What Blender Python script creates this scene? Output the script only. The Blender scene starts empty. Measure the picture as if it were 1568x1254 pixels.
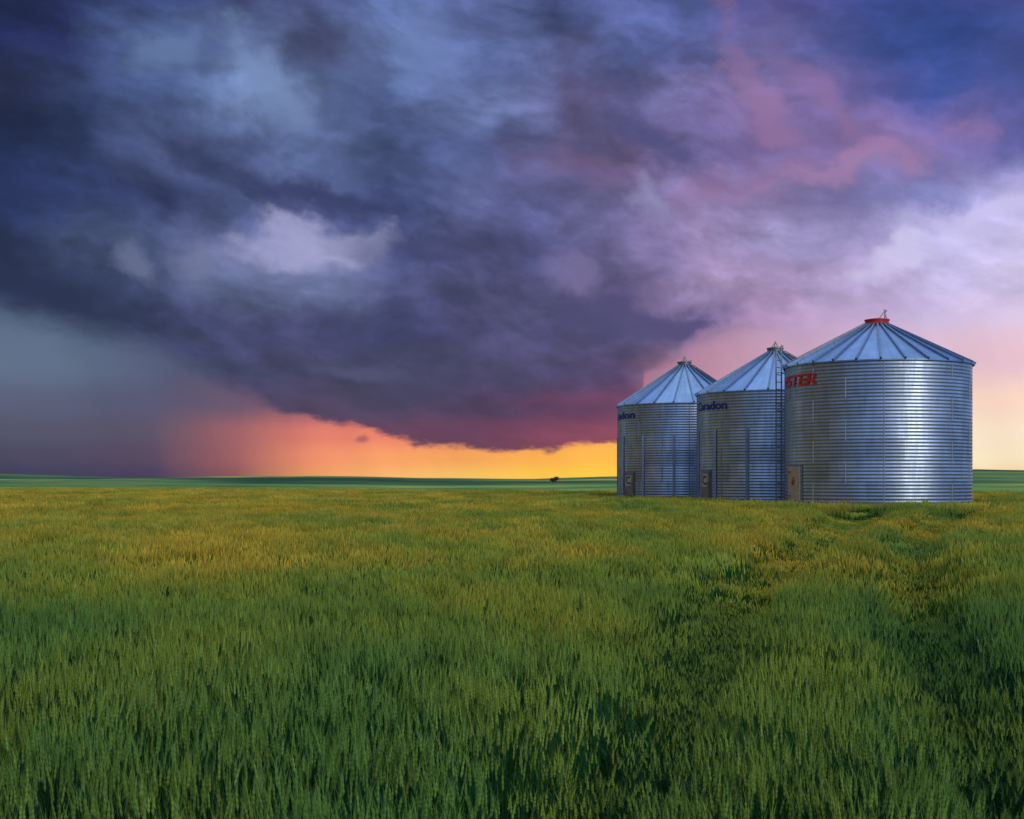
import bpy, bmesh, math, random
import numpy as np
from mathutils import Vector, noise as mnoise
random.seed(7); rng=np.random.default_rng(7)
scene=bpy.context.scene
scene.view_settings.view_transform='Standard'
scene.view_settings.look='None'
scene.view_settings.exposure=0
R=math.radians
def s2l(c):
    out=[]
    for v in c:
        v=v/255.0
        out.append(v/12.92 if v<=0.04045 else ((v+0.055)/1.055)**2.4)
    return tuple(out)
def interp(x,xs,ys): return float(np.interp(x,xs,ys))

# ------------------------------------------------------------------ node helper
class NT:
    def __init__(s,tree): s.t=tree; s.n=tree.nodes; s.l=tree.links
    def inp(s,sock,v):
        if v is None: return
        if isinstance(v,bpy.types.NodeSocket): s.l.new(v,sock)
        else:
            if isinstance(v,(tuple,list)) and len(v)==3 and sock.type=='RGBA': v=(*v,1)
            sock.default_value=v
    def m(s,op,a,b=None,c=None,clamp=False):
        n=s.n.new('ShaderNodeMath'); n.operation=op; n.use_clamp=clamp
        s.inp(n.inputs[0],a); s.inp(n.inputs[1],b); s.inp(n.inputs[2],c); return n.outputs[0]
    def vm(s,op,a,b=None,scale=None):
        n=s.n.new('ShaderNodeVectorMath'); n.operation=op
        s.inp(n.inputs[0],a); s.inp(n.inputs[1],b)
        if scale is not None: s.inp(n.inputs['Scale'],scale)
        return n.outputs[0] if op not in('LENGTH','DOT_PRODUCT') else n.outputs['Value']
    def comb(s,x,y,z):
        n=s.n.new('ShaderNodeCombineXYZ'); s.inp(n.inputs[0],x); s.inp(n.inputs[1],y); s.inp(n.inputs[2],z); return n.outputs[0]
    def sep(s,v):
        n=s.n.new('ShaderNodeSeparateXYZ'); s.inp(n.inputs[0],v); return n.outputs
    def mr(s,v,a,b,c=0.0,d=1.0,smooth=False):
        n=s.n.new('ShaderNodeMapRange'); n.interpolation_type='SMOOTHSTEP' if smooth else 'LINEAR'; n.clamp=True
        s.inp(n.inputs['Value'],v); s.inp(n.inputs['From Min'],a); s.inp(n.inputs['From Max'],b)
        s.inp(n.inputs['To Min'],c); s.inp(n.inputs['To Max'],d); return n.outputs['Result']
    def mix(s,f,a,b,bt='MIX'):
        n=s.n.new('ShaderNodeMix'); n.data_type='RGBA'; n.blend_type=bt; n.clamp_factor=True
        s.inp(n.inputs[0],f); s.inp(n.inputs[6],a); s.inp(n.inputs[7],b); return n.outputs[2]
    def noise(s,v,scale,detail=4,rough=0.5,dist=0.0,dim='3D'):
        n=s.n.new('ShaderNodeTexNoise'); n.noise_dimensions=dim
        s.inp(n.inputs['Vector'],v); n.inputs['Scale'].default_value=scale; n.inputs['Detail'].default_value=detail
        n.inputs['Roughness'].default_value=rough; n.inputs['Distortion'].default_value=dist
        return n.outputs['Fac'],n.outputs['Color']
    def ramp(s,v,stops,interp='LINEAR'):
        n=s.n.new('ShaderNodeValToRGB'); r=n.color_ramp; r.interpolation=interp
        while len(r.elements)>1: r.elements.remove(r.elements[-1])
        r.elements[0].position=stops[0][0]; r.elements[0].color=(*stops[0][1],1)
        for p,c in stops[1:]:
            e=r.elements.new(p); e.color=(*c,1)
        s.inp(n.inputs[0],v); return n.outputs[0]

# ------------------------------------------------------------------ SKY (world)
world=bpy.data.worlds.new("World"); scene.world=world; world.use_nodes=True
W=NT(world.node_tree); W.n.clear()
tc=W.n.new('ShaderNodeTexCoord'); d=W.vm('NORMALIZE',tc.outputs['Generated'])
X,Y,Z=W.sep(d)
DEG=180/math.pi
az=W.m('MULTIPLY',W.m('ARCTAN2',X,Y),DEG)
hh=W.m('SQRT',W.m('ADD',W.m('MULTIPLY',X,X),W.m('MULTIPLY',Y,Y)))
el=W.m('MULTIPLY',W.m('ARCTAN2',Z,hh),DEG)
F=1960.0
def AZ(h): return math.degrees(math.atan((h-784)/F))
def EL(v,h=784): return math.degrees(math.atan((735-v)/F*math.cos(math.radians(AZ(h)))))
calm=W.mr(el,0.3,9.0,0.12,1.0,True)
_,w1=W.noise(d,7.0,4,0.5)
_,w2=W.noise(d,24.0,5,0.58)
w1x,w1y,_z=W.sep(w1); w2x,w2y,_z=W.sep(w2)
def off(a,k): return W.m('MULTIPLY',W.m('SUBTRACT',a,0.5),k)
du=W.m('MULTIPLY',W.m('ADD',off(w1x,5.5),off(w2x,2.6)),calm)
dv=W.m('MULTIPLY',W.m('ADD',off(w1y,3.6),off(w2y,2.1)),calm)
U=W.m('ADD',az,du); V=W.m('ADD',el,dv)
Uh=W.m('ADD',az,W.m('MULTIPLY',off(w1x,3.2),calm)); Vh=W.m('ADD',el,W.m('MULTIPLY',off(w1y,2.8),calm))
cols=[0,120,240,360,480,600,720,840,960,1080,1200,1320,1440,1568]
upper={
0:[(34,38,78),(36,42,86),(58,72,122),(58,64,104),(74,84,130),(98,118,172),(100,115,172),(60,68,110),(84,96,152),(74,84,140),(84,80,142),(58,74,142),(56,72,140),(78,66,126)],
80:[(28,36,82),(34,38,82),(82,102,150),(88,104,150),(72,76,114),(98,118,168),(96,112,168),(84,88,132),(84,96,152),(90,94,150),(104,98,152),(60,76,142),(52,74,144),(60,72,132)],
160:[(34,38,72),(48,58,98),(74,92,142),(108,128,172),(90,106,152),(84,100,150),(104,118,168),(88,82,124),(88,88,134),(112,104,154),(128,106,158),(96,90,150),(58,76,146),(66,78,142)],
240:[(26,34,72),(38,48,88),(74,84,126),(66,76,116),(88,104,150),(68,78,122),(74,84,130),(92,86,128),(98,84,124),(106,96,146),(124,106,162),(136,112,166),(122,106,166),(90,90,156)],
320:[(34,44,90),(46,56,102),(48,54,96),(70,80,122),(74,80,126),(66,76,122),(84,90,136),(90,92,142),(118,110,158),(130,112,158),(134,120,170),(128,122,178),(130,130,188),(180,172,222)],
380:[(28,36,74),(60,70,106),(70,80,122),(104,110,152),(112,118,160),(70,76,122),(72,72,114),(78,78,124),(110,102,150),(144,124,168),(150,140,186),(160,150,202),(186,180,228),(214,204,246)],
440:[(34,44,82),(40,48,82),(60,68,108),(92,102,142),(96,104,144),(66,68,108),(76,76,118),(74,70,110),(96,84,126),(154,132,172),(170,146,190),(182,164,208),(202,190,234),(216,204,242)],
500:[(44,54,86),(44,52,84),(44,48,82),(58,60,100),(64,64,106),(58,60,104),(72,68,112),(80,74,118),(84,74,116),(124,104,150),(178,144,186),(192,168,210),(206,184,226),(220,198,228)],
560:[(60,70,104),(56,64,100),(50,56,92),(56,58,96),(60,58,94),(68,68,106),(68,62,100),(68,60,98),(84,66,108),(180,136,168),(204,160,188),(212,174,204),(224,186,208),(232,190,206)],
620:[(60,64,98),(60,62,96),(60,60,96),(66,58,92),(70,56,88),(72,58,92),(74,54,92),(86,54,90),(108,60,98),(186,130,152),(226,170,176),(238,194,194),(252,216,200),(253,214,196)],
670:[(60,60,90),(60,60,90),(62,56,88),(80,54,84),(92,58,86),(104,60,88),(104,60,90),(126,62,88),(146,70,94),(226,140,116),(246,190,152),(252,214,172),(254,228,200),(255,226,196)],
}
lower={
470:[(84,102,130),(80,96,126),(64,74,108),(62,66,104),(64,66,106),(66,66,106),(72,68,110),(80,76,118),(110,95,138),(160,132,172),(180,150,194),(190,168,210),(206,190,232),(220,202,236)],
560:[(94,108,136),(90,104,132),(80,88,120),(68,70,104),(90,70,100),(120,80,104),(130,80,100),(140,80,104),(150,100,130),(190,140,166),(206,162,186),(212,176,202),(228,192,210),(232,192,206)],
620:[(84,90,118),(82,86,116),(82,80,112),(104,80,108),(140,84,104),(180,96,106),(190,100,104),(190,96,100),(196,110,120),(214,146,150),(230,172,172),(240,200,192),(254,220,202),(254,216,198)],
665:[(76,78,104),(78,76,104),(88,76,102),(158,94,102),(226,124,108),(236,128,104),(240,140,100),(244,146,92),(250,165,92),(250,180,110),(250,204,150),(253,222,172),(255,234,206),(255,232,204)],
700:[(68,66,94),(72,66,94),(86,68,96),(160,94,100),(244,144,108),(250,160,102),(252,168,90),(255,178,78),(255,192,72),(255,210,90),(255,226,130),(255,234,176),(255,236,200),(255,234,198)],
732:[(58,56,90),(62,58,90),(70,60,92),(140,86,92),(240,158,100),(250,182,110),(255,200,100),(255,202,74),(255,206,64),(255,216,90),(255,222,130),(255,222,150),(255,220,164),(253,212,156)],
}
A0,A1=-26.0,26.0
pa=W.mr(U,A0,A1)
def grid(rows):
    ks=sorted(rows.keys()); out=None; pe=None
    for k in ks:
        st=[((AZ(c)-A0)/(A1-A0),s2l(v)) for c,v in zip(cols,rows[k])]
        col=W.ramp(pa,st)
        e=EL(k,500)
        out=col if out is None else W.mix(W.mr(V,pe,e,0,1,True),out,col)
        pe=e
    return out
cu=grid(upper)
q=W.comb(W.m('MULTIPLY',U,0.11),W.m('MULTIPLY',V,0.18),0.0)
n1,_=W.noise(q,1.6,9,0.55,0.0)
q2=W.comb(W.m('MULTIPLY',W.m('ADD',Uh,W.m('MULTIPLY',Vh,0.6)),0.25),W.m('MULTIPLY',Vh,0.44),3.7)
n2,_=W.noise(q2,2.0,8,0.58,0.0)
q3=W.comb(W.m('MULTIPLY',W.m('ADD',Uh,W.m('MULTIPLY',Vh,0.7)),0.30),W.m('MULTIPLY',Vh,0.60),6.1)
n3,_=W.noise(q3,1.2,8,0.54,0.0)
b=W.m('MULTIPLY',W.m('MULTIPLY',W.mr(n1,0.30,0.70,0.70,1.36),W.mr(n2,0.34,0.66,0.84,1.18)),W.mr(n3,0.40,0.62,0.87,1.18,True))
fade=W.mr(el,1.0,7.0,0.40,1.0,True)
rightfade=W.mr(az,5.0,18.0,1.0,0.6,True)
b=W.m('ADD',1.0,W.m('MULTIPLY',W.m('SUBTRACT',b,1.0),W.m('MULTIPLY',fade,rightfade)))
def feature(col,h,v,rx,ry,rot,rgb,st=1.0,soft=0.9,nk=1.4):
    a=AZ(h); e=EL(v,h); k=math.degrees(1/F)
    dx=W.m('SUBTRACT',U,a); dy=W.m('SUBTRACT',V,e)
    c_,s_=math.cos(R(rot)),math.sin(R(rot))
    p=W.m('ADD',W.m('MULTIPLY',dx,c_/(rx*k)),W.m('MULTIPLY',dy,s_/(rx*k)))
    r=W.m('ADD',W.m('MULTIPLY',dx,-s_/(ry*k)),W.m('MULTIPLY',dy,c_/(ry*k)))
    dd=W.m('SQRT',W.m('ADD',W.m('MULTIPLY',p,p),W.m('MULTIPLY',r,r)))
    dd=W.m('ADD',dd,off(n2,nk))
    mk=W.mr(dd,1.0+soft*0.35,1.0-soft,0.0,st,True)
    return W.mix(mk,col,s2l(rgb))
cu=W.vm('SCALE',cu,None,b)
cu=feature(cu,480,300,190,22,-10,(48,52,94),0.8,0.8)
cu=feature(cu,468,370,112,38,-6,(164,164,206),0.92,0.8,2.2)
cu=feature(cu,330,400,50,40,30,(116,122,160),0.65,0.8,2.0)
cu=feature(cu,200,395,55,24,-20,(108,116,150),0.7,0.8,2.0)
cu=feature(cu,390,120,100,40,-40,(122,144,188),0.7,0.8,2.0)
cu=feature(cu,240,75,50,34,20,(104,126,170),0.65,0.8,2.0)
cu=feature(cu,300,250,90,28,-30,(46,52,90),0.65,0.8)
cu=feature(cu,100,450,190,40,-12,(30,38,74),0.7,0.9)
cu=feature(cu,640,70,70,60,-50,(112,130,184),0.55,0.8,2.0)
cu=feature(cu,860,190,60,100,10,(86,78,116),0.45,0.9)
cu=feature(cu,1010,235,120,28,-32,(74,74,124),0.7,0.8)
cu=feature(cu,900,270,120,24,-14,(128,98,142),0.4,0.9)
cu=feature(cu,1185,160,150,26,-62,(156,118,162),0.65,0.9,2.4)
cu=feature(cu,1300,262,180,24,12,(170,130,176),0.7,0.9,2.4)
cu=feature(cu,1260,150,90,22,-50,(148,114,162),0.55,0.9,2.4)
cu=feature(cu,1100,300,110,24,20,(146,112,156),0.5,0.9,2.4)
cu=feature(cu,985,312,60,24,-40,(152,148,194),0.65,0.8,2.0)
cu=feature(cu,900,420,50,28,-45,(132,120,168),0.55,0.8,2.0)
cu=feature(cu,1400,390,100,20,24,(220,212,248),0.65,0.8,2.2)
cu=feature(cu,1510,318,90,16,15,(210,202,246),0.75,0.8,2.2)
cu=feature(cu,1250,520,150,16,4,(206,180,216),0.5,0.9)
cu=feature(cu,640,400,150,26,-12,(58,60,104),0.6,0.8)
cu=feature(cu,620,600,90,22,10,(60,56,92),0.6,0.8)
cu=feature(cu,560,565,80,12,-8,(84,82,122),0.5,0.8)
cu=feature(cu,960,480,130,32,-14,(76,70,116),0.8,0.6)
cu=feature(cu,1030,505,60,12,-6,(84,74,122),0.75,0.5)
cu=feature(cu,900,610,120,13,0,(126,60,98),0.35,1.0)
cu=feature(cu,760,650,130,16,-3,(116,58,94),0.40,1.0)
cl=grid(lower)
rain,_=W.noise(W.comb(W.m('ADD',az,W.m('MULTIPLY',el,0.35)),W.m('MULTIPLY',el,0.06),1.0),0.5,2,0.5)
cl=W.vm('SCALE',cl,None,W.mr(rain,0.3,0.7,0.95,1.05))
edge=[(0,478),(120,505),(230,522),(330,575),(430,632),(480,640),(540,645),(590,668),(640,680),(700,684),(770,687),(855,690),(880,682),(950,676),(972,640),(992,575),(1070,520),(1120,500),(1300,480),(1568,470)]
eu=W.m('ADD',az,off(w2x,1.6))
er=W.ramp(W.mr(eu,A0,A1),[((AZ(h)-A0)/(A1-A0),(EL(v,h)/12.0,)*3) for h,v in edge])
ev=W.m('MULTIPLY',W.sep(er)[0],12.0)
nfine,_=W.noise(W.comb(W.m('MULTIPLY',az,0.55),W.m('MULTIPLY',el,1.3),9.0),1.3,8,0.62)
dist=W.m('SUBTRACT',W.m('ADD',el,off(nfine,1.1)),ev)
sofw=W.mr(W.m('ABSOLUTE',W.m('ADD',az,2.0)),7.2,12.0,0.20,0.8,True)
mk=W.mr(dist,W.m('MULTIPLY',sofw,-1.0),sofw,0,1,True)
front=W.mix(mk,cl,cu)
front=feature(front,560,672,12,7,9,(150,82,98),0.7,0.8,1.2)
# --- rest of the dome: brighter open sky overhead and behind to the right, dim warm low light on the left
pz=W.mr(el,0.0,90.0)
back=W.ramp(pz,[(0,(0.25,0.32,0.50)),(0.10,(0.24,0.34,0.62)),(0.35,(0.28,0.42,0.80)),(0.6,(0.42,0.56,0.98)),(0.8,(1.0,1.12,1.35)),(1.0,(1.3,1.42,1.55))])
left=W.ramp(pz,[(0,(0.26,0.18,0.12)),(0.10,(0.21,0.155,0.13)),(0.25,(0.13,0.13,0.17)),(0.5,(0.22,0.30,0.55)),(0.8,(1.0,1.12,1.35)),(1.0,(1.3,1.42,1.55))])
wl=W.mr(W.m('ABSOLUTE',W.m('ADD',az,90.0)),15.0,75.0,1,0,True)
rest=W.mix(wl,back,left)
rest=W.vm('SCALE',rest,None,W.mr(w1x,0.3,0.7,0.55,1.45))
nh=W.mr(W.m('ABSOLUTE',az),25.0,50.0,0,1,True)
nv=W.mr(el,23.0,48.0,0,1,True)
wrest=W.m('SUBTRACT',1.0,W.m('MULTIPLY',W.m('SUBTRACT',1.0,nh),W.m('SUBTRACT',1.0,nv)))
skyc=W.mix(wrest,front,rest)
skyc=W.mix(W.mr(el,-0.5,-3.0),skyc,(0.03,0.045,0.03))
SAZ,SEL=150,24
bg1=W.n.new('ShaderNodeBackground'); W.l.new(skyc,bg1.inputs[0]); bg1.inputs[1].default_value=1.0
nis=W.n.new('ShaderNodeTexSky'); nis.sky_type='NISHITA'; nis.sun_disc=False
nis.sun_elevation=R(SEL); nis.sun_rotation=R(SAZ)
bg2=W.n.new('ShaderNodeBackground'); W.l.new(nis.outputs[0],bg2.inputs[0]); bg2.inputs[1].default_value=0.06
mx=W.n.new('ShaderNodeMixShader'); mx.inputs[0].default_value=0.95
W.l.new(bg2.outputs[0],mx.inputs[1]); W.l.new(bg1.outputs[0],mx.inputs[2])
wo=W.n.new('ShaderNodeOutputWorld'); W.l.new(mx.outputs[0],wo.inputs[0])

# ------------------------------------------------------------------ sun, veiled by cloud: wide and weak
sd=bpy.data.lights.new('sun','SUN'); sd.energy=0.95; sd.angle=R(34); sd.color=(1.0,0.92,0.78)
so=bpy.data.objects.new('sun',sd); scene.collection.objects.link(so)
sdir=Vector((math.sin(R(SAZ))*math.cos(R(SEL)),math.cos(R(SAZ))*math.cos(R(SEL)),math.sin(R(SEL))))
so.rotation_euler=sdir.to_track_quat('Z','Y').to_euler(); so.location=(20,-20,20)

# ------------------------------------------------------------------ camera
cd=bpy.data.cameras.new('camera'); cam=bpy.data.objects.new('camera',cd); scene.collection.objects.link(cam)
cam.location=(0,0,1.68); cam.rotation_euler=(R(90),0,0); cd.lens=45; cd.sensor_width=36; cd.shift_y=108/1568
cd.clip_end=20000; cd.clip_start=0.05; scene.camera=cam

# ------------------------------------------------------------------ materials
def mat(name):
    m=bpy.data.materials.new(name); m.use_nodes=True
    t=NT(m.node_tree); bs=m.node_tree.nodes['Principled BSDF']; return m,t,bs
def simple(name,col,rough=0.6,metal=0.0,var=0.15,scale=8):
    m,t,bs=mat(name)
    g=t.n.new('ShaderNodeNewGeometry')
    n,_=t.noise(g.outputs['Position'],scale,5,0.6)
    c=t.vm('SCALE',t.mix(0,col,col),None,t.mr(n,0.3,0.7,1-var,1+var))
    t.l.new(c,bs.inputs['Base Color']); bs.inputs['Roughness'].default_value=rough; bs.inputs['Metallic'].default_value=metal
    return m
def zinc(name,base,rough,stain=0.35,roof=False):
    m,t,bs=mat(name)
    tcn=t.n.new('ShaderNodeTexCoord'); o=tcn.outputs['Object']
    x,y,z=t.sep(o)
    a=t.m('ARCTAN2',x,y)
    n1,_=t.noise(o,1.3,6,0.6)
    cyl=t.comb(t.m('MULTIPLY',t.m('COSINE',a),9.0),t.m('MULTIPLY',t.m('SINE',a),9.0),t.m('MULTIPLY',z,0.35))
    n2,_=t.noise(cyl,1.5,5,0.6)
    ring=t.m('FLOOR',t.m('MULTIPLY',z,1.0/0.81))
    seg=t.m('FLOOR',t.m('ADD',t.m('MULTIPLY',a,(22 if roof else 8)/(2*math.pi)),t.m('MULTIPLY',t.m('MODULO',ring,2.0),0.0 if roof else 0.5)))
    if roof: ring=3.0
    wn=t.n.new('ShaderNodeTexWhiteNoise'); wn.noise_dimensions='2D'; t.l.new(t.comb(ring,seg,0),wn.inputs['Vector'])
    f=t.m('MULTIPLY',t.mr(n1,0.3,0.7,0.82,1.12),t.mr(n2,0.3,0.7,1-stain*0.5,1.08))
    f=t.m('MULTIPLY',f,t.mr(wn.outputs[0],0,1,0.80,1.12))
    t.l.new(t.vm('SCALE',t.mix(0,base,base),None,f),bs.inputs['Base Color'])
    bs.inputs['Metallic'].default_value=1.0
    t.l.new(t.mr(n2,0.3,0.7,rough+0.1,rough-0.04),bs.inputs['Roughness'])
    return m
M_wall=zinc('galvanised_corrugated_steel',(0.46,0.55,0.69),0.36,0.45)
M_roof=zinc('galvanised_roof_steel',(0.33,0.50,0.74),0.40,0.35,True)
M_rib=simple('roof_rib_steel',(0.20,0.29,0.42),0.5,0.9)
M_trim=simple('weathered_steel_trim',(0.24,0.25,0.27),0.5,0.9)
M_stiff=simple('stiffener_steel',(0.36,0.40,0.46),0.45,0.95)
M_seam=simple('bolted_seam_steel',(0.22,0.25,0.30),0.5,0.9)
M_red=simple('red_paint',(0.70,0.008,0.012),0.45)
M_blue=simple('blue_lettering',(0.010,0.02,0.20),0.5)
M_tan=simple('plywood_door',(0.52,0.35,0.20),0.7,0,0.25,14)
M_doorg=simple('steel_door',(0.22,0.19,0.16),0.5,0.3)
M_label=simple('door_label',(0.50,0.38,0.26),0.6)
M_dark=simple('dark_print',(0.02,0.02,0.03),0.6)
M_orange=simple('orange_print',(0.5,0.10,0.03),0.6)
M_conc=simple('concrete',(0.20,0.20,0.16),0.9)
M_gravel=simple('weedy_gravel',(0.06,0.085,0.03),0.95,0,0.4,20)

def mesh_obj(name,verts,faces,mats,smooth=False,parent=None,loc=None,mi=None):
    me=bpy.data.meshes.new(name); me.from_pydata([tuple(v) for v in verts],[],[tuple(f) for f in faces]); 
    for m in mats: me.materials.append(m)
    if mi is not None: me.polygons.foreach_set('material_index',mi)
    if smooth: me.polygons.foreach_set('use_smooth',[True]*len(me.polygons))
    me.update()
    ob=bpy.data.objects.new(name,me); scene.collection.objects.link(ob)
    if parent: ob.parent=parent
    if loc: ob.location=loc
    return ob
def lathe(name,prof,seg,mats,smooth=True,parent=None,cap=False):
    vs=[];fs=[]
    for r,z in prof:
        for i in range(seg):
            a=2*math.pi*i/seg; vs.append((r*math.sin(a),-r*math.cos(a),z))
    for j in range(len(prof)-1):
        for i in range(seg):
            k=(i+1)%seg; fs.append((j*seg+i,j*seg+k,(j+1)*seg+k,(j+1)*seg+i))
    if cap: fs.append(tuple((len(prof)-1)*seg+i for i in range(seg)))
    return mesh_obj(name,vs,fs,mats,smooth,parent)
class Boxes:
    def __init__(s): s.v=[];s.f=[]
    def beam(s,p,q,w,h=None,up=Vector((0,0,1))):
        p=Vector(p);q=Vector(q);h=h or w; dv=(q-p).normalized()
        if abs(dv.dot(up))>0.98: up=Vector((0,1,0))
        sx=dv.cross(up).normalized()*w/2; sy=dv.cross(sx).normalized()*h/2
        b=len(s.v)
        for o in (p,q):
            for a,c in((-1,-1),(1,-1),(1,1),(-1,1)): s.v.append(o+sx*a+sy*c)
        s.f+= [(b,b+1,b+2,b+3),(b+7,b+6,b+5,b+4)]+[(b+i,b+4+i,b+4+(i+1)%4,b+(i+1)%4) for i in range(4)]
    def obj(s,name,m,parent=None): return mesh_obj(name,s.v,s.f,[m],False,parent)
def pol(a,r,z): a=R(a); return Vector((r*math.sin(a),-r*math.cos(a),z))
def curved_panel(name,a0,a1,z0,z1,r,th,m,parent,n=6):
    vs=[];fs=[]
    for i in range(n+1):
        a=a0+(a1-a0)*i/n
        vs+= [pol(a,r,z0),pol(a,r,z1),pol(a,r+th,z1),pol(a,r+th,z0)]
    for i in range(n):
        b=i*4;c=b+4
        for k in range(4): fs.append((b+k,b+(k+1)%4,c+(k+1)%4,c+k))
    fs+=[(0,1,2,3),(n*4+3,n*4+2,n*4+1,n*4)]
    o=mesh_obj(name,vs,fs,[m],False,parent)
    bm=bmesh.new(); bm.from_mesh(o.data); bmesh.ops.recalc_face_normals(bm,faces=bm.faces); bm.to_mesh(o.data); bm.free()
    return o
def lettering(name,txt,size,a_start,a_end,z,r,m,parent,bold=0.0,shear=0.0):
    c=bpy.data.curves.new(name,'FONT'); c.body=txt; c.size=1.0; c.offset=bold; c.shear=shear; c.resolution_u=4
    t=bpy.data.objects.new('tmp',c); scene.collection.objects.link(t)
    bpy.context.view_layer.update()
    me=bpy.data.meshes.new_from_object(t); bpy.data.objects.remove(t); 
    bm=bmesh.new(); bm.from_mesh(me)
    bmesh.ops.triangulate(bm,faces=bm.faces)
    bmesh.ops.subdivide_edges(bm,edges=[e for e in bm.edges if e.calc_length()>0.25],cuts=1)
    xs=[v.co.x for v in bm.verts]; ys=[v.co.y for v in bm.verts]; x0,x1=min(xs),max(xs); y1=max(ys)
    for v in bm.verts:
        a=a_start+(a_end-a_start)*(v.co.x-x0)/(x1-x0)
        v.co=pol(a,r,z+v.co.y/y1*size)
    bm.to_mesh(me); bm.free(); me.materials.clear(); me.materials.append(m); me.name=name
    o=bpy.data.objects.new(name,me); scene.collection.objects.link(o); o.parent=parent
    return o

RB=3.65; BZ=0.70
def grain_bin(cx,cy,eave,collar_z,kind):
    face=-math.degrees(math.atan2(cx,cy))
    e=bpy.data.objects.new('grain_bin',None); scene.collection.objects.link(e); e.location=(cx,cy,0); e.empty_display_size=2
    pitch=0.135
    prof=[]; z=BZ; st=8
    nrow=int((eave-BZ-0.02)/pitch*st)
    for i in range(nrow+1):
        z=BZ+i*pitch/st; prof.append((RB+0.0048*math.cos(2*math.pi*i/st),z))
    prof.append((RB,eave))
    lathe('wall',prof,160,[M_wall],True,e)
    lathe('base_ring',[(RB+0.012,BZ-0.05),(RB+0.05,BZ-0.05),(RB+0.05,BZ+0.05),(RB+0.012,BZ+0.05)],96,[M_trim],False,e)
    lathe('foundation',[(RB+0.25,0.2),(RB+0.25,BZ-0.052),(0.0,BZ-0.052)],64,[M_conc],False,e)
    rc=0.44 if kind==0 else 0.34
    nr=26 if kind==0 else 22
    ro=RB+0.10
    vs=[];fs=[]
    zo=eave+0.0
    for i in range(nr):
        a=360*i/nr
        vs+=[pol(a,ro,zo),pol(a,rc,collar_z),pol(a,ro,zo-0.05)]
    for i in range(nr):
        k=(i+1)%nr
        fs+=[(3*i,3*k,3*k+1,3*i+1),(3*i+2,3*k+2,3*k,3*i)]
    o=mesh_obj('roof',vs,fs,[M_roof],False,e)
    lathe('soffit',[(RB-0.05,eave-0.012),(ro-0.01,eave-0.03)],nr,[M_trim],False,e)
    b=Boxes()
    for i in range(nr):
        a=360*i/nr
        b.beam(pol(a,ro+0.02,zo+0.015),pol(a,rc,collar_z+0.03),0.075,0.11)
    b.obj('roof_ribs',M_rib,e)
    mcap=M_red if kind==0 else M_trim
    lathe('collar',[(rc+0.02,collar_z-0.10),(rc+0.03,collar_z+0.17),(rc+0.06,collar_z+0.18),(rc+0.06,collar_z+0.23),(rc-0.02,collar_z+0.24)],28,[mcap],False,e)
    lathe('lid',[(rc-0.02,collar_z+0.24),(rc*0.6,collar_z+0.27),(0.05,collar_z+0.30)],28,[M_rib if kind==0 else M_trim],False,e,True)
    b=Boxes()
    zt=collar_z+0.24
    if kind==0:
        b.beam((0.30,0,zt-0.05),(0.34,0,zt+0.40),0.045); b.beam((0.06,0,zt),(0.34,0,zt+0.38),0.035); b.beam((0.28,0,zt+0.38),(0.40,0,zt+0.34),0.05)
        b.beam((0.34,0,zt+0.2),(0.52,0,zt-0.35),0.03)
    else:
        b.beam((-0.05,0,zt-0.05),(0.0,0,zt+0.30),0.05); b.beam((0.0,0,zt+0.30),(0.16,0,zt-0.02),0.04); b.beam((0,0,zt+0.26),(-0.2,0,zt-0.02),0.035)
        b.beam((0.16,0,zt),(0.40,0,zt+0.08),0.05)
    b.obj('lid_opener',M_trim,e)
    b=Boxes(); ra=face+(62 if kind!=0 else -75)
    sl=(collar_z-eave)/(ro-rc)
    def rp(a,r,h=0.12): return pol(a,r,eave+(ro-r)*sl+h)
    for sgn in(-1,1):
        p=rp(ra,ro+0.05); q_=rp(ra,rc+0.1); t=Vector((math.cos(R(ra)),math.sin(R(ra)),0))*0.19*sgn
        b.beam(p+t,q_+t,0.035)
    for i in range(12):
        r=ro-0.1-i*(ro-rc-0.2)/11; p=rp(ra,r); t=Vector((math.cos(R(ra)),math.sin(R(ra)),0))*0.19
        b.beam(p-t,p+t,0.03)
    b.obj('roof_ladder',M_trim,e)
    if kind!=0:
        first=-75 if kind==1 else -64
        b=Boxes()
        top=eave-(eave-BZ)*0.34
        for i in range(13):
            a=face+first+i*27.69
            for dd in(-0.75,0.75):
                b.beam(pol(a+dd,RB+0.035,BZ+0.02),pol(a+dd,RB+0.035,top),0.03,0.05)
            b.beam(pol(a,RB+0.02,BZ+0.02),pol(a,RB+0.02,top),0.10,0.02)
        b.obj('wall_stiffeners',M_stiff,e)
    b=Boxes()
    ring=0
    z=BZ+0.05
    while z<eave-0.1:
        z2=min(z+0.81,eave-0.03)
        for i in range(8):
            a=face+4+45*i+(22.5 if (ring%2) and i%2 else 0)
            b.beam(pol(a,RB+0.010,z),pol(a,RB+0.010,z2),0.036,0.012)
        z=z2; ring+=1
    b.obj('sheet_seams',M_seam,e)
    da={0:-59.5,1:-59,2:-53}[kind]; hw={0:7.6,1:5.6,2:5.6}[kind]
    zt={0:2.22,1:2.10,2:2.05}[kind]; zb={0:0.86,1:0.86,2:0.86}[kind]
    A=face+da
    m=M_tan if kind==0 else M_doorg
    curved_panel('door_frame',A-hw-1.0,A+hw+1.0,zb-0.07,zt+0.07,RB+0.006,0.05,M_trim,e)
    curved_panel('door',A-hw,A+hw,zb,zt,RB+0.058,0.03,m,e)
    b=Boxes()
    for zz in (zb+0.2,zt-0.2): b.beam(pol(A-hw-0.6,RB+0.10,zz),pol(A-hw*0.4,RB+0.10,zz),0.04,0.03)
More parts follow.
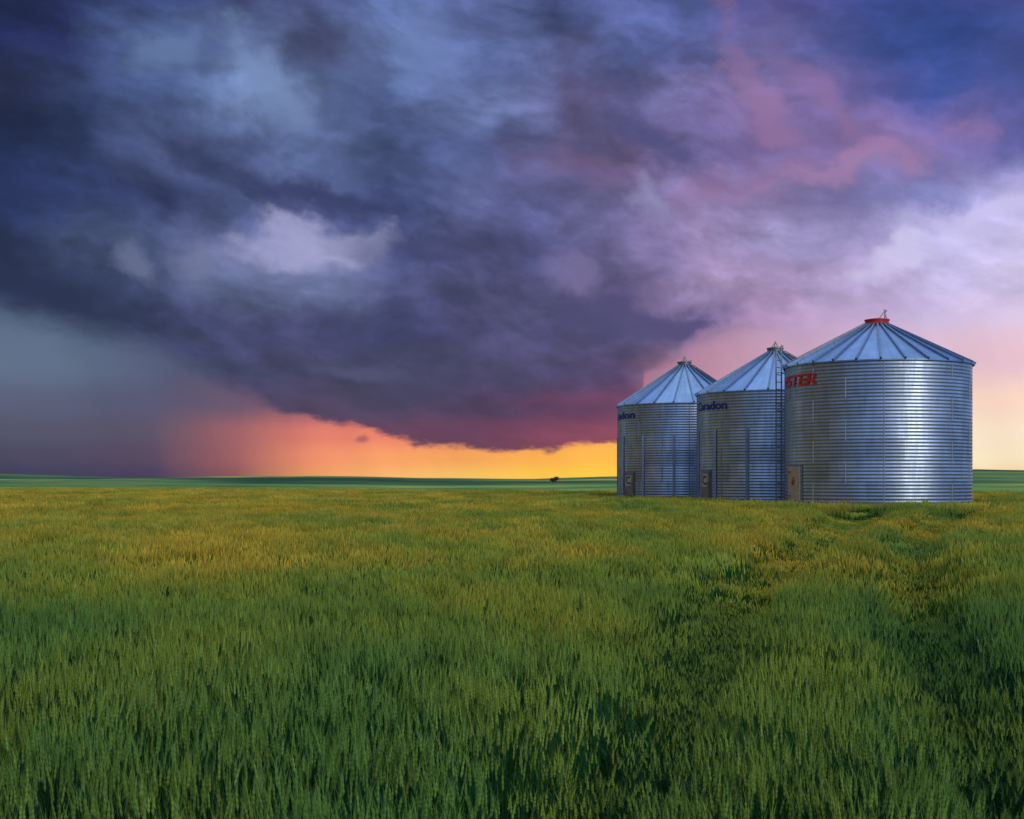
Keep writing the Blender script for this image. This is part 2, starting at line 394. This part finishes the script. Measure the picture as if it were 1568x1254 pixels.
    b.beam(pol(A+hw*0.7,RB+0.12,(zb+zt)/2-0.1),pol(A+hw*0.7,RB+0.12,(zb+zt)/2+0.12),0.03)
    b.obj('door_hinges',M_trim,e)
    if kind==0:
        b=Boxes(); zc=zb+0.78
        for ang in (20,70,110,160):
            dz=0.17*math.sin(R(ang)); da_=0.17*math.cos(R(ang))/RB*57.3
            b.beam(pol(A-da_,RB+0.093,zc-dz),pol(A+da_,RB+0.093,zc+dz),0.05,0.008)
        b.obj('door_marking',M_orange,e)
    else:
        curved_panel('door_label',A-hw*0.75,A+hw*0.75,zb+0.5,zt-0.12,RB+0.0905,0.006,M_label,e)
        lettering('door_letter','C',0.40,A-3.0,A+3.0,zb+0.62,RB+0.102,M_dark,e,0.02)
    if kind==0:
        lettering('lettering','TWISTER',0.46,face-101,face-37.5,5.42,RB+0.022,M_red,e,0.03,0.15)
    elif kind==1:
        lettering('lettering','Caradon',0.40,face-76,face-36,4.93,RB+0.022,M_blue,e,0.02)
    else:
        lettering('lettering','Caradon',0.40,face-100,face-46,4.98,RB+0.022,M_blue,e,0.02)
    b=Boxes(); la=face+(-92 if kind==0 else 150)
    n=pol(la,1,0); t=Vector((math.cos(R(la)),math.sin(R(la)),0)); t=(t*0.8+n*0.35).normalized()
    c0=pol(la,RB+0.28,0)
    top=eave+1.05
    for sgn in (-1,1):
        b.beam(c0+t*0.22*sgn+Vector((0,0,BZ)),c0+t*0.22*sgn+Vector((0,0,top-(0.25 if sgn>0 else 0))),0.05)
    k=BZ+0.25
    while k<top-0.3:
        b.beam(c0-t*0.22+Vector((0,0,k)),c0+t*0.22+Vector((0,0,k)),0.03); k+=0.3
    for zz in (1.4,3.0,4.6,eave-0.15):
        for sgn in(-1,1): b.beam(c0+t*0.22*sgn+Vector((0,0,zz)),pol(la,RB,zz)+t*0.2*sgn,0.035)
    b.obj('ladder',M_trim,e)
    return e
bins=[(14.83,52.0,6.27,7.96,0),(12.46,60.6,5.72,7.70,1),(9.50,70.5,5.74,7.95,2)]
for bb in bins: grain_bin(*bb)
vs=[];fs=[]
for (cx,cy,*_r) in bins:
    b0=len(vs); n=40
    for r,z in((5.4,-0.1),(4.2,0.42),(0.5,0.5)):
        for i in range(n):
            a=2*math.pi*i/n; rr=r*(1+0.04*mnoise.noise(Vector((cx+3*math.sin(a),cy+3*math.cos(a),r))))
            vs.append((cx+rr*math.sin(a),cy-rr*math.cos(a),z+cy*0.0002))
    for j in range(2):
        for i in range(n): k=(i+1)%n; fs.append((b0+j*n+i,b0+j*n+k,b0+(j+1)*n+k,b0+(j+1)*n+i))
mesh_obj('gravel_pad',vs,fs,[M_gravel],True)

# ------------------------------------------------------------------ ground
def edge_r(a):
    return interp(a,[-180,-60,-25,-10,0,8,25,60,180],[150,150,150,125,102,92,100,120,150])
def hill(a):
    return interp(a,[-180,-60,-22,-15,-9,-4,1,4,8,13,17,20,25,40,180],[6,6,7.4,4.6,6.2,3.8,2.6,6.0,6.2,9,11,13.2,11,8,5])
def gh(x,y):
    r=math.hypot(x,y); a=math.degrees(math.atan2(x,y)); e=edge_r(a)
    und=0.10*mnoise.noise(Vector((x*0.06,y*0.06,1.3)))*min(1,max(0,(r-3)/10))*(1 if r<40 else max(0,1-(r-40)/15))
    if r<=e: return und
    far=interp(r,[e,e+60,300,450,600,800,1500,2500,7000],[0,-1.3,-1.2,0.0,-1.5,0.2,hill(a),hill(a)*0.9,-10])
    far+=0.9*mnoise.noise(Vector((x*0.009,y*0.009,5)))*min(1,(r-e)/200)
    if r>500: far+=3.0*mnoise.noise(Vector((x*0.004,y*0.0035,2)))*min(1,(r-500)/600)
    return far
rs=[0.0]+list(np.linspace(2,60,22))+list(np.linspace(66,160,32))+list(np.geomspace(170,7000,90))
na=720; vs=[(0,0,0)]; fs=[]
for r in rs[1:]:
    for i in range(na):
        a=2*math.pi*i/na; x=r*math.sin(a); y=r*math.cos(a); vs.append((x,y,gh(x,y)))
for i in range(na): fs.append((0,1+(i+1)%na,1+i))
for j in range(len(rs)-2):
    for i in range(na):
        k=(i+1)%na; b0=1+j*na; b1=b0+na; fs.append((b0+i,b0+k,b1+k,b1+i))
mg,t,bs=mat('farmland_soil_and_crops')
g=t.n.new('ShaderNodeNewGeometry'); P=g.outputs['Position']; px,py,pz_=t.sep(P)
rr=t.m('SQRT',t.m('ADD',t.m('MULTIPLY',px,px),t.m('MULTIPLY',py,py)))
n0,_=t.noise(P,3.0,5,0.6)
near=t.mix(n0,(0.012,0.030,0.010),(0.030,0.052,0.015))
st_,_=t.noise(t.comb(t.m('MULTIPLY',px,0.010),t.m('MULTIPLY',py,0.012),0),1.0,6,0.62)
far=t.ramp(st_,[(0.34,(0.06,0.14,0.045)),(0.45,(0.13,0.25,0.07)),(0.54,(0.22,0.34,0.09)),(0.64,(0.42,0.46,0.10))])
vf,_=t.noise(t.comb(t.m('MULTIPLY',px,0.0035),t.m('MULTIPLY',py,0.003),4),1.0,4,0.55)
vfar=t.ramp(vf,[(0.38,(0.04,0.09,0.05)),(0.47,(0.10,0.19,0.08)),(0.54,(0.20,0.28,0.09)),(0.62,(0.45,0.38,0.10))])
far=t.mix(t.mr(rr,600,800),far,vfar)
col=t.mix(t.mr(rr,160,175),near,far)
t.l.new(col,bs.inputs['Base Color']); bs.inputs['Roughness'].default_value=1.0; bs.inputs['Specular IOR Level'].default_value=0.0
bmp=t.n.new('ShaderNodeBump'); bmp.inputs['Strength'].default_value=0.6; t.l.new(n0,bmp.inputs['Height']); t.l.new(bmp.outputs[0],bs.inputs['Normal'])
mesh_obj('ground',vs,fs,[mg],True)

# ------------------------------------------------------------------ wheat
def crop_mat(name,c0,c1,c2,trans,rough=0.5):
    m,t,bs=mat(name)
    g=t.n.new('ShaderNodeNewGeometry'); P=g.outputs['Position']; x,y,z=t.sep(P)
    n1,_=t.noise(t.comb(t.m('MULTIPLY',x,0.34),t.m('MULTIPLY',y,0.16),0),1.0,4,0.62)
    n2,_=t.noise(P,14.0,2,0.6)
    # crop colour goes from dark green nearby to yellower towards bins and left
    tone_bias=t.m('ADD',t.mr(y,3.5,18,-0.085,0.05,True),t.mr(x,-12,6,0.035,-0.02,True))
    f=t.m('ADD',t.m('ADD',t.m('MULTIPLY',n1,0.78),t.m('MULTIPLY',n2,0.22)),tone_bias)
    col=t.ramp(f,[(0.36,c0),(0.50,c1),(0.64,c2)])
    oi=t.n.new('ShaderNodeObjectInfo')
    col=t.vm('SCALE',col,None,t.mr(oi.outputs['Random'],0,1,0.78,1.2))
    t.l.new(col,bs.inputs['Base Color']); bs.inputs['Roughness'].default_value=rough; bs.inputs['Specular IOR Level'].default_value=0.15
    tr=t.n.new('ShaderNodeBsdfTranslucent'); t.l.new(col,tr.inputs[0])
    mx=t.n.new('ShaderNodeMixShader'); mx.inputs[0].default_value=trans
    out=m.node_tree.nodes['Material Output']
    t.l.new(bs.outputs[0],mx.inputs[1]); t.l.new(tr.outputs[0],mx.inputs[2]); t.l.new(mx.outputs[0],out.inputs[0])
    return m
M_leaf=crop_mat('wheat_leaf',(0.015,0.075,0.024),(0.032,0.125,0.022),(0.085,0.19,0.020),0.25)
M_ear=crop_mat('wheat_ear',(0.15,0.30,0.058),(0.34,0.42,0.050),(0.72,0.50,0.050),0.2)
class MB:
    def __init__(s): s.v=[];s.f=[];s.m=[]
    def ribbon(s,pts,side,ws,mi):
        b=len(s.v)
        for p,w in zip(pts,ws):
            s.v.append(p-side*w/2); s.v.append(p+side*w/2)
        for i in range(len(pts)-1):
            s.f.append((b+2*i,b+2*i+1,b+2*i+3,b+2*i+2)); s.m.append(mi)
    def spindle(s,p,q,r,n,mi,prof):
        b=len(s.v); ax=(q-p); up=Vector((1,0,0)); s1=ax.cross(up).normalized(); s2=ax.cross(s1).normalized()
        for f_,k in prof:
            for i in range(n):
                a=2*math.pi*i/n; s.v.append(p+ax*f_+(s1*math.cos(a)+s2*math.sin(a))*r*k)
        for j in range(len(prof)-1):
            for i in range(n):
                k=(i+1)%n; s.f.append((b+j*n+i,b+j*n+k,b+(j+1)*n+k,b+(j+1)*n+i)); s.m.append(mi)
def rv(): 
    a=random.uniform(0,2*math.pi); return Vector((math.cos(a),math.sin(a),0))
def plant(mb,x,y,h,lod):
    base=Vector((x,y,0)); lean=rv()*random.uniform(0,0.06)*h
    topp=base+Vector((0,0,h))+lean
    side=rv()
    earl=random.uniform(0.050,0.074)
    mid=base+Vector((0,0,h*0.5))+lean*0.3
    if lod==0:
        mb.ribbon([base,mid,topp],side,[0.004,0.004,0.003],0)
        for k in range(4):
            f_=random.uniform(0.25,0.74); p=base+Vector((0,0,h*f_))+lean*f_*f_
            o=rv(); L=random.uniform(0.12,0.21); sp=random.uniform(0.08,0.32); droop=random.uniform(0,0.3)
            sd_=Vector((-o.y,o.x,0))*0.8+o*0.3; sd_.normalize()
            p1=p+Vector((0,0,L*0.5))+o*L*0.5*sp*0.6
            p2=p+Vector((0,0,L*(0.92-droop*0.5)))+o*L*(sp+droop*0.3)
            p3=p+Vector((0,0,L*(1.1-droop*1.2)))+o*L*(sp*1.4+droop*0.7)
            mb.ribbon([p,p1,p2,p3],sd_,[0.004,0.0065,0.005,0.001],0)
        d_=(topp-mid).normalized(); d_=(d_+rv()*0.12).normalized()
        q=topp+d_*earl
        mb.spindle(topp,q,0.0050,4,1,[(0,0.4),(0.14,1.0),(0.26,0.65),(0.40,1.0),(0.52,0.62),(0.66,0.92),(0.78,0.5),(1.0,0.1)])
        for k in range(6):
            s_=topp+d_*earl*random.uniform(0.25,0.95); dr=(d_+rv()*0.26).normalized()
            sd2=dr.cross(rv()).normalized()
            mb.ribbon([s_,s_+dr*random.uniform(0.035,0.06)],sd2,[0.0018,0.0004],1)
    elif lod==1:
        mb.ribbon([mid,topp],side,[0.006,0.005],0)
        for k in range(3):
            f_=random.uniform(0.35,0.76); p=base+Vector((0,0,h*f_))+lean*f_
            o=rv(); L=random.uniform(0.12,0.21); sp=random.uniform(0.1,0.4)
            sd_=Vector((-o.y,o.x,0))
            mb.ribbon([p,p+Vector((0,0,L*0.6))+o*L*0.4*sp,p+Vector((0,0,L*random.uniform(0.8,1.0)))+o*L*sp],sd_,[0.006,0.010,0.002],0)
        q=topp+(Vector((0,0,1))+rv()*0.2).normalized()*(earl+0.03)
        mb.spindle(topp,q,0.0070,3,1,[(0,0.3),(0.35,1.0),(1.0,0.15)])
    else:
        for k in range(2):
            o=rv(); L=random.uniform(0.2,0.3); p=base+Vector((0,0,h*random.uniform(0.45,0.68)))
            mb.ribbon([p,p+Vector((0,0,L))+o*0.08],Vector((-o.y,o.x,0)),[0.022,0.006],0)
        q=topp+(Vector((0,0,1))+rv()*0.2).normalized()*(earl+0.04)
        mb.spindle(topp-Vector((0,0,0.03)),q,0.011,3,1,[(0,0.3),(0.45,1.0),(1.0,0.15)])
coll=bpy.data.collections.new('wheat_clumps')
spec=[(0,6,0.125,19),(1,4,0.28,66),(2,3,1.0,260)]
start=[];cnt=[];idx=0
for lod,nv_,rad,npl in spec:
    start.append(idx);cnt.append(nv_)
    for v in range(nv_):
        mb=MB()
        for k in range(npl):
            rr_=rad*math.sqrt(random.random()); a=random.uniform(0,2*math.pi)
            dome=1-0.16*(rr_/rad)**2 if lod<2 else 1
            hgt=random.gauss(0.715,0.045)*dome
            plant(mb,rr_*math.cos(a),rr_*math.sin(a),hgt,lod)
        me=bpy.data.meshes.new('clump_%02d'%idx)
        me.from_pydata([tuple(p) for p in mb.v],[],mb.f)
        me.materials.append(M_leaf); me.materials.append(M_ear); me.polygons.foreach_set('material_index',mb.m); me.update()
        ob=bpy.data.objects.new('clump_%02d'%idx,me); coll.objects.link(ob); idx+=1
track1=[(0.0,3.0),(0.5,5.0),(0.93,6.6),(1.32,8.9),(2.5,13.5),(4.4,19.2),(7.8,30),(12,44)]
track2=[(1.5,3.5),(1.9,5.2),(2.37,6.9),(3.95,12.6),(6.7,21.4),(12.3,36),(18,47)]
def tdist(x,y,tr):
    ys=[p[1] for p in tr]; xs=[p[0] for p in tr]
    if y<ys[0]-1 or y>ys[-1]: return 9
    return abs(x-interp(y,ys,xs))
pts=[];ii=[];rot=[];scl=[]
def scatter(lod,step,r0,r1):
    n=0
    y=-1.5
    while y<r1:
        xm=0.43*max(y,0)+(3.5 if lod<2 else 6)
        nx=int(2*xm/step)
        for k in range(nx):
            x=-xm+(k+random.random())*step; yy=y+random.random()*step
            r=math.hypot(x,yy)
            fuzz=random.uniform(-1,1)*(0.8 if lod<2 else 2)
            if lod>0 and r<r0+fuzz: continue
            if lod<2 and r>=r1+fuzz: continue
            if lod==2 and r>edge_r(math.degrees(math.atan2(x,yy))): continue
            if any(math.hypot(x-c[0],yy-c[1])<4.5+(0.5 if lod==2 else 0) for c in bins): continue
            v=0.5+0.5*mnoise.noise(Vector((x*1.1,yy*0.5,0)))
            v2=mnoise.noise(Vector((x*0.25,yy*0.14,7)))
            v3=mnoise.noise(Vector((x*3.0,yy*1.6,3)))
            s=0.905+0.16*v+0.09*v2+0.15*v3
            d1=tdist(x,yy,track1); d2=tdist(x,yy,track2)
            wob=0.8+0.5*(0.5+0.5*mnoise.noise(Vector((x*0.5,yy*0.5,11))))
            wd=(0.24+0.021*yy)*wob
            if d1<wd and yy<46: s*=0.46+0.34*(d1/wd)
            elif d2<wd*0.9 and yy<46: s*=0.54+0.32*(d2/wd)
            if r<1.2: s*=0.8
            pts.append((x,yy,gh(x,yy))); ii.append(start[lod]+random.randrange(cnt[lod]))
            rot.append((random.gauss(0,0.07),random.gauss(0.03,0.07),random.uniform(0,6.283))); scl.append((1,1,s)); n+=1
        y+=step
    print('lod',lod,n)
scatter(0,0.17,0,13)
scatter(1,0.37,13,42)
scatter(2,1.08,42,152)
me=bpy.data.meshes.new('wheat_field'); me.from_pydata(pts,[],[])
a=me.attributes.new('iidx','INT','POINT'); a.data.foreach_set('value',ii)
a=me.attributes.new('irot','FLOAT_VECTOR','POINT'); a.data.foreach_set('vector',np.array(rot,dtype=np.float32).ravel())
a=me.attributes.new('iscl','FLOAT_VECTOR','POINT'); a.data.foreach_set('vector',np.array(scl,dtype=np.float32).ravel())
wf=bpy.data.objects.new('wheat_field',me); scene.collection.objects.link(wf)
gt=bpy.data.node_groups.new('scatter_wheat','GeometryNodeTree')
gt.interface.new_socket('Geometry',in_out='INPUT',socket_type='NodeSocketGeometry')
gt.interface.new_socket('Geometry',in_out='OUTPUT',socket_type='NodeSocketGeometry')
gi=gt.nodes.new('NodeGroupInput'); go=gt.nodes.new('NodeGroupOutput')
mp=gt.nodes.new('GeometryNodeMeshToPoints'); gt.links.new(gi.outputs[0],mp.inputs['Mesh'])
iop=gt.nodes.new('GeometryNodeInstanceOnPoints'); gt.links.new(mp.outputs[0],iop.inputs['Points'])
ci=gt.nodes.new('GeometryNodeCollectionInfo'); ci.inputs['Collection'].default_value=coll
ci.inputs['Separate Children'].default_value=True; ci.inputs['Reset Children'].default_value=True
gt.links.new(ci.outputs[0],iop.inputs['Instance']); iop.inputs['Pick Instance'].default_value=True
def na_(nm,ty):
    n=gt.nodes.new('GeometryNodeInputNamedAttribute'); n.data_type=ty; n.inputs['Name'].default_value=nm; return n.outputs['Attribute']
gt.links.new(na_('iidx','INT'),iop.inputs['Instance Index'])
e2r=gt.nodes.new('FunctionNodeEulerToRotation'); gt.links.new(na_('irot','FLOAT_VECTOR'),e2r.inputs[0]); gt.links.new(e2r.outputs[0],iop.inputs['Rotation'])
gt.links.new(na_('iscl','FLOAT_VECTOR'),iop.inputs['Scale'])
gt.links.new(iop.outputs[0],go.inputs[0])
md=wf.modifiers.new('scatter','NODES'); md.node_group=gt

# ------------------------------------------------------------------ distant trees on the horizon
M_treeleaf=simple('tree_foliage',(0.06,0.055,0.022),0.8)
M_bark=simple('bark',(0.06,0.045,0.03),0.9)
def tree(x,y,h,w):
    z0=gh(x,y)-0.1
    e=bpy.data.objects.new('distant_tree',None); scene.collection.objects.link(e); e.location=(x,y,z0)
    b=Boxes(); b.beam((0,0,0),(0,0,h*0.5),0.35); 
    for k in range(6):
        v=rv(); b.beam((0,0,h*0.3),(v.x*w*0.3,v.y*w*0.3,h*0.7),0.13)
    b.obj('trunk',M_bark,e)
    vs=[];fs=[]
    cl_=[(rv()*random.uniform(0,w*0.35)+Vector((0,0,random.uniform(0.30,0.8)*h)),random.uniform(0.14,0.24)*w) for _ in range(12)]
    for k in range(2000):
        c,r=random.choice(cl_); p=c+Vector((random.gauss(0,1),random.gauss(0,1),random.gauss(0,0.8)))*r*0.6
        u=Vector((random.gauss(0,1),random.gauss(0,1),random.gauss(0,1))).normalized()*0.14; v=u.cross(rv()).normalized()*0.12
        bi=len(vs); vs+=[p-u,p+v,p+u,p-v]; fs.append((bi,bi+1,bi+2,bi+3))
    mesh_obj('crown',vs,fs,[M_treeleaf],False,e)
tree(0.0340*780,780,4.8,3.8)
tree(0.0318*800,800,3.0,3.8)
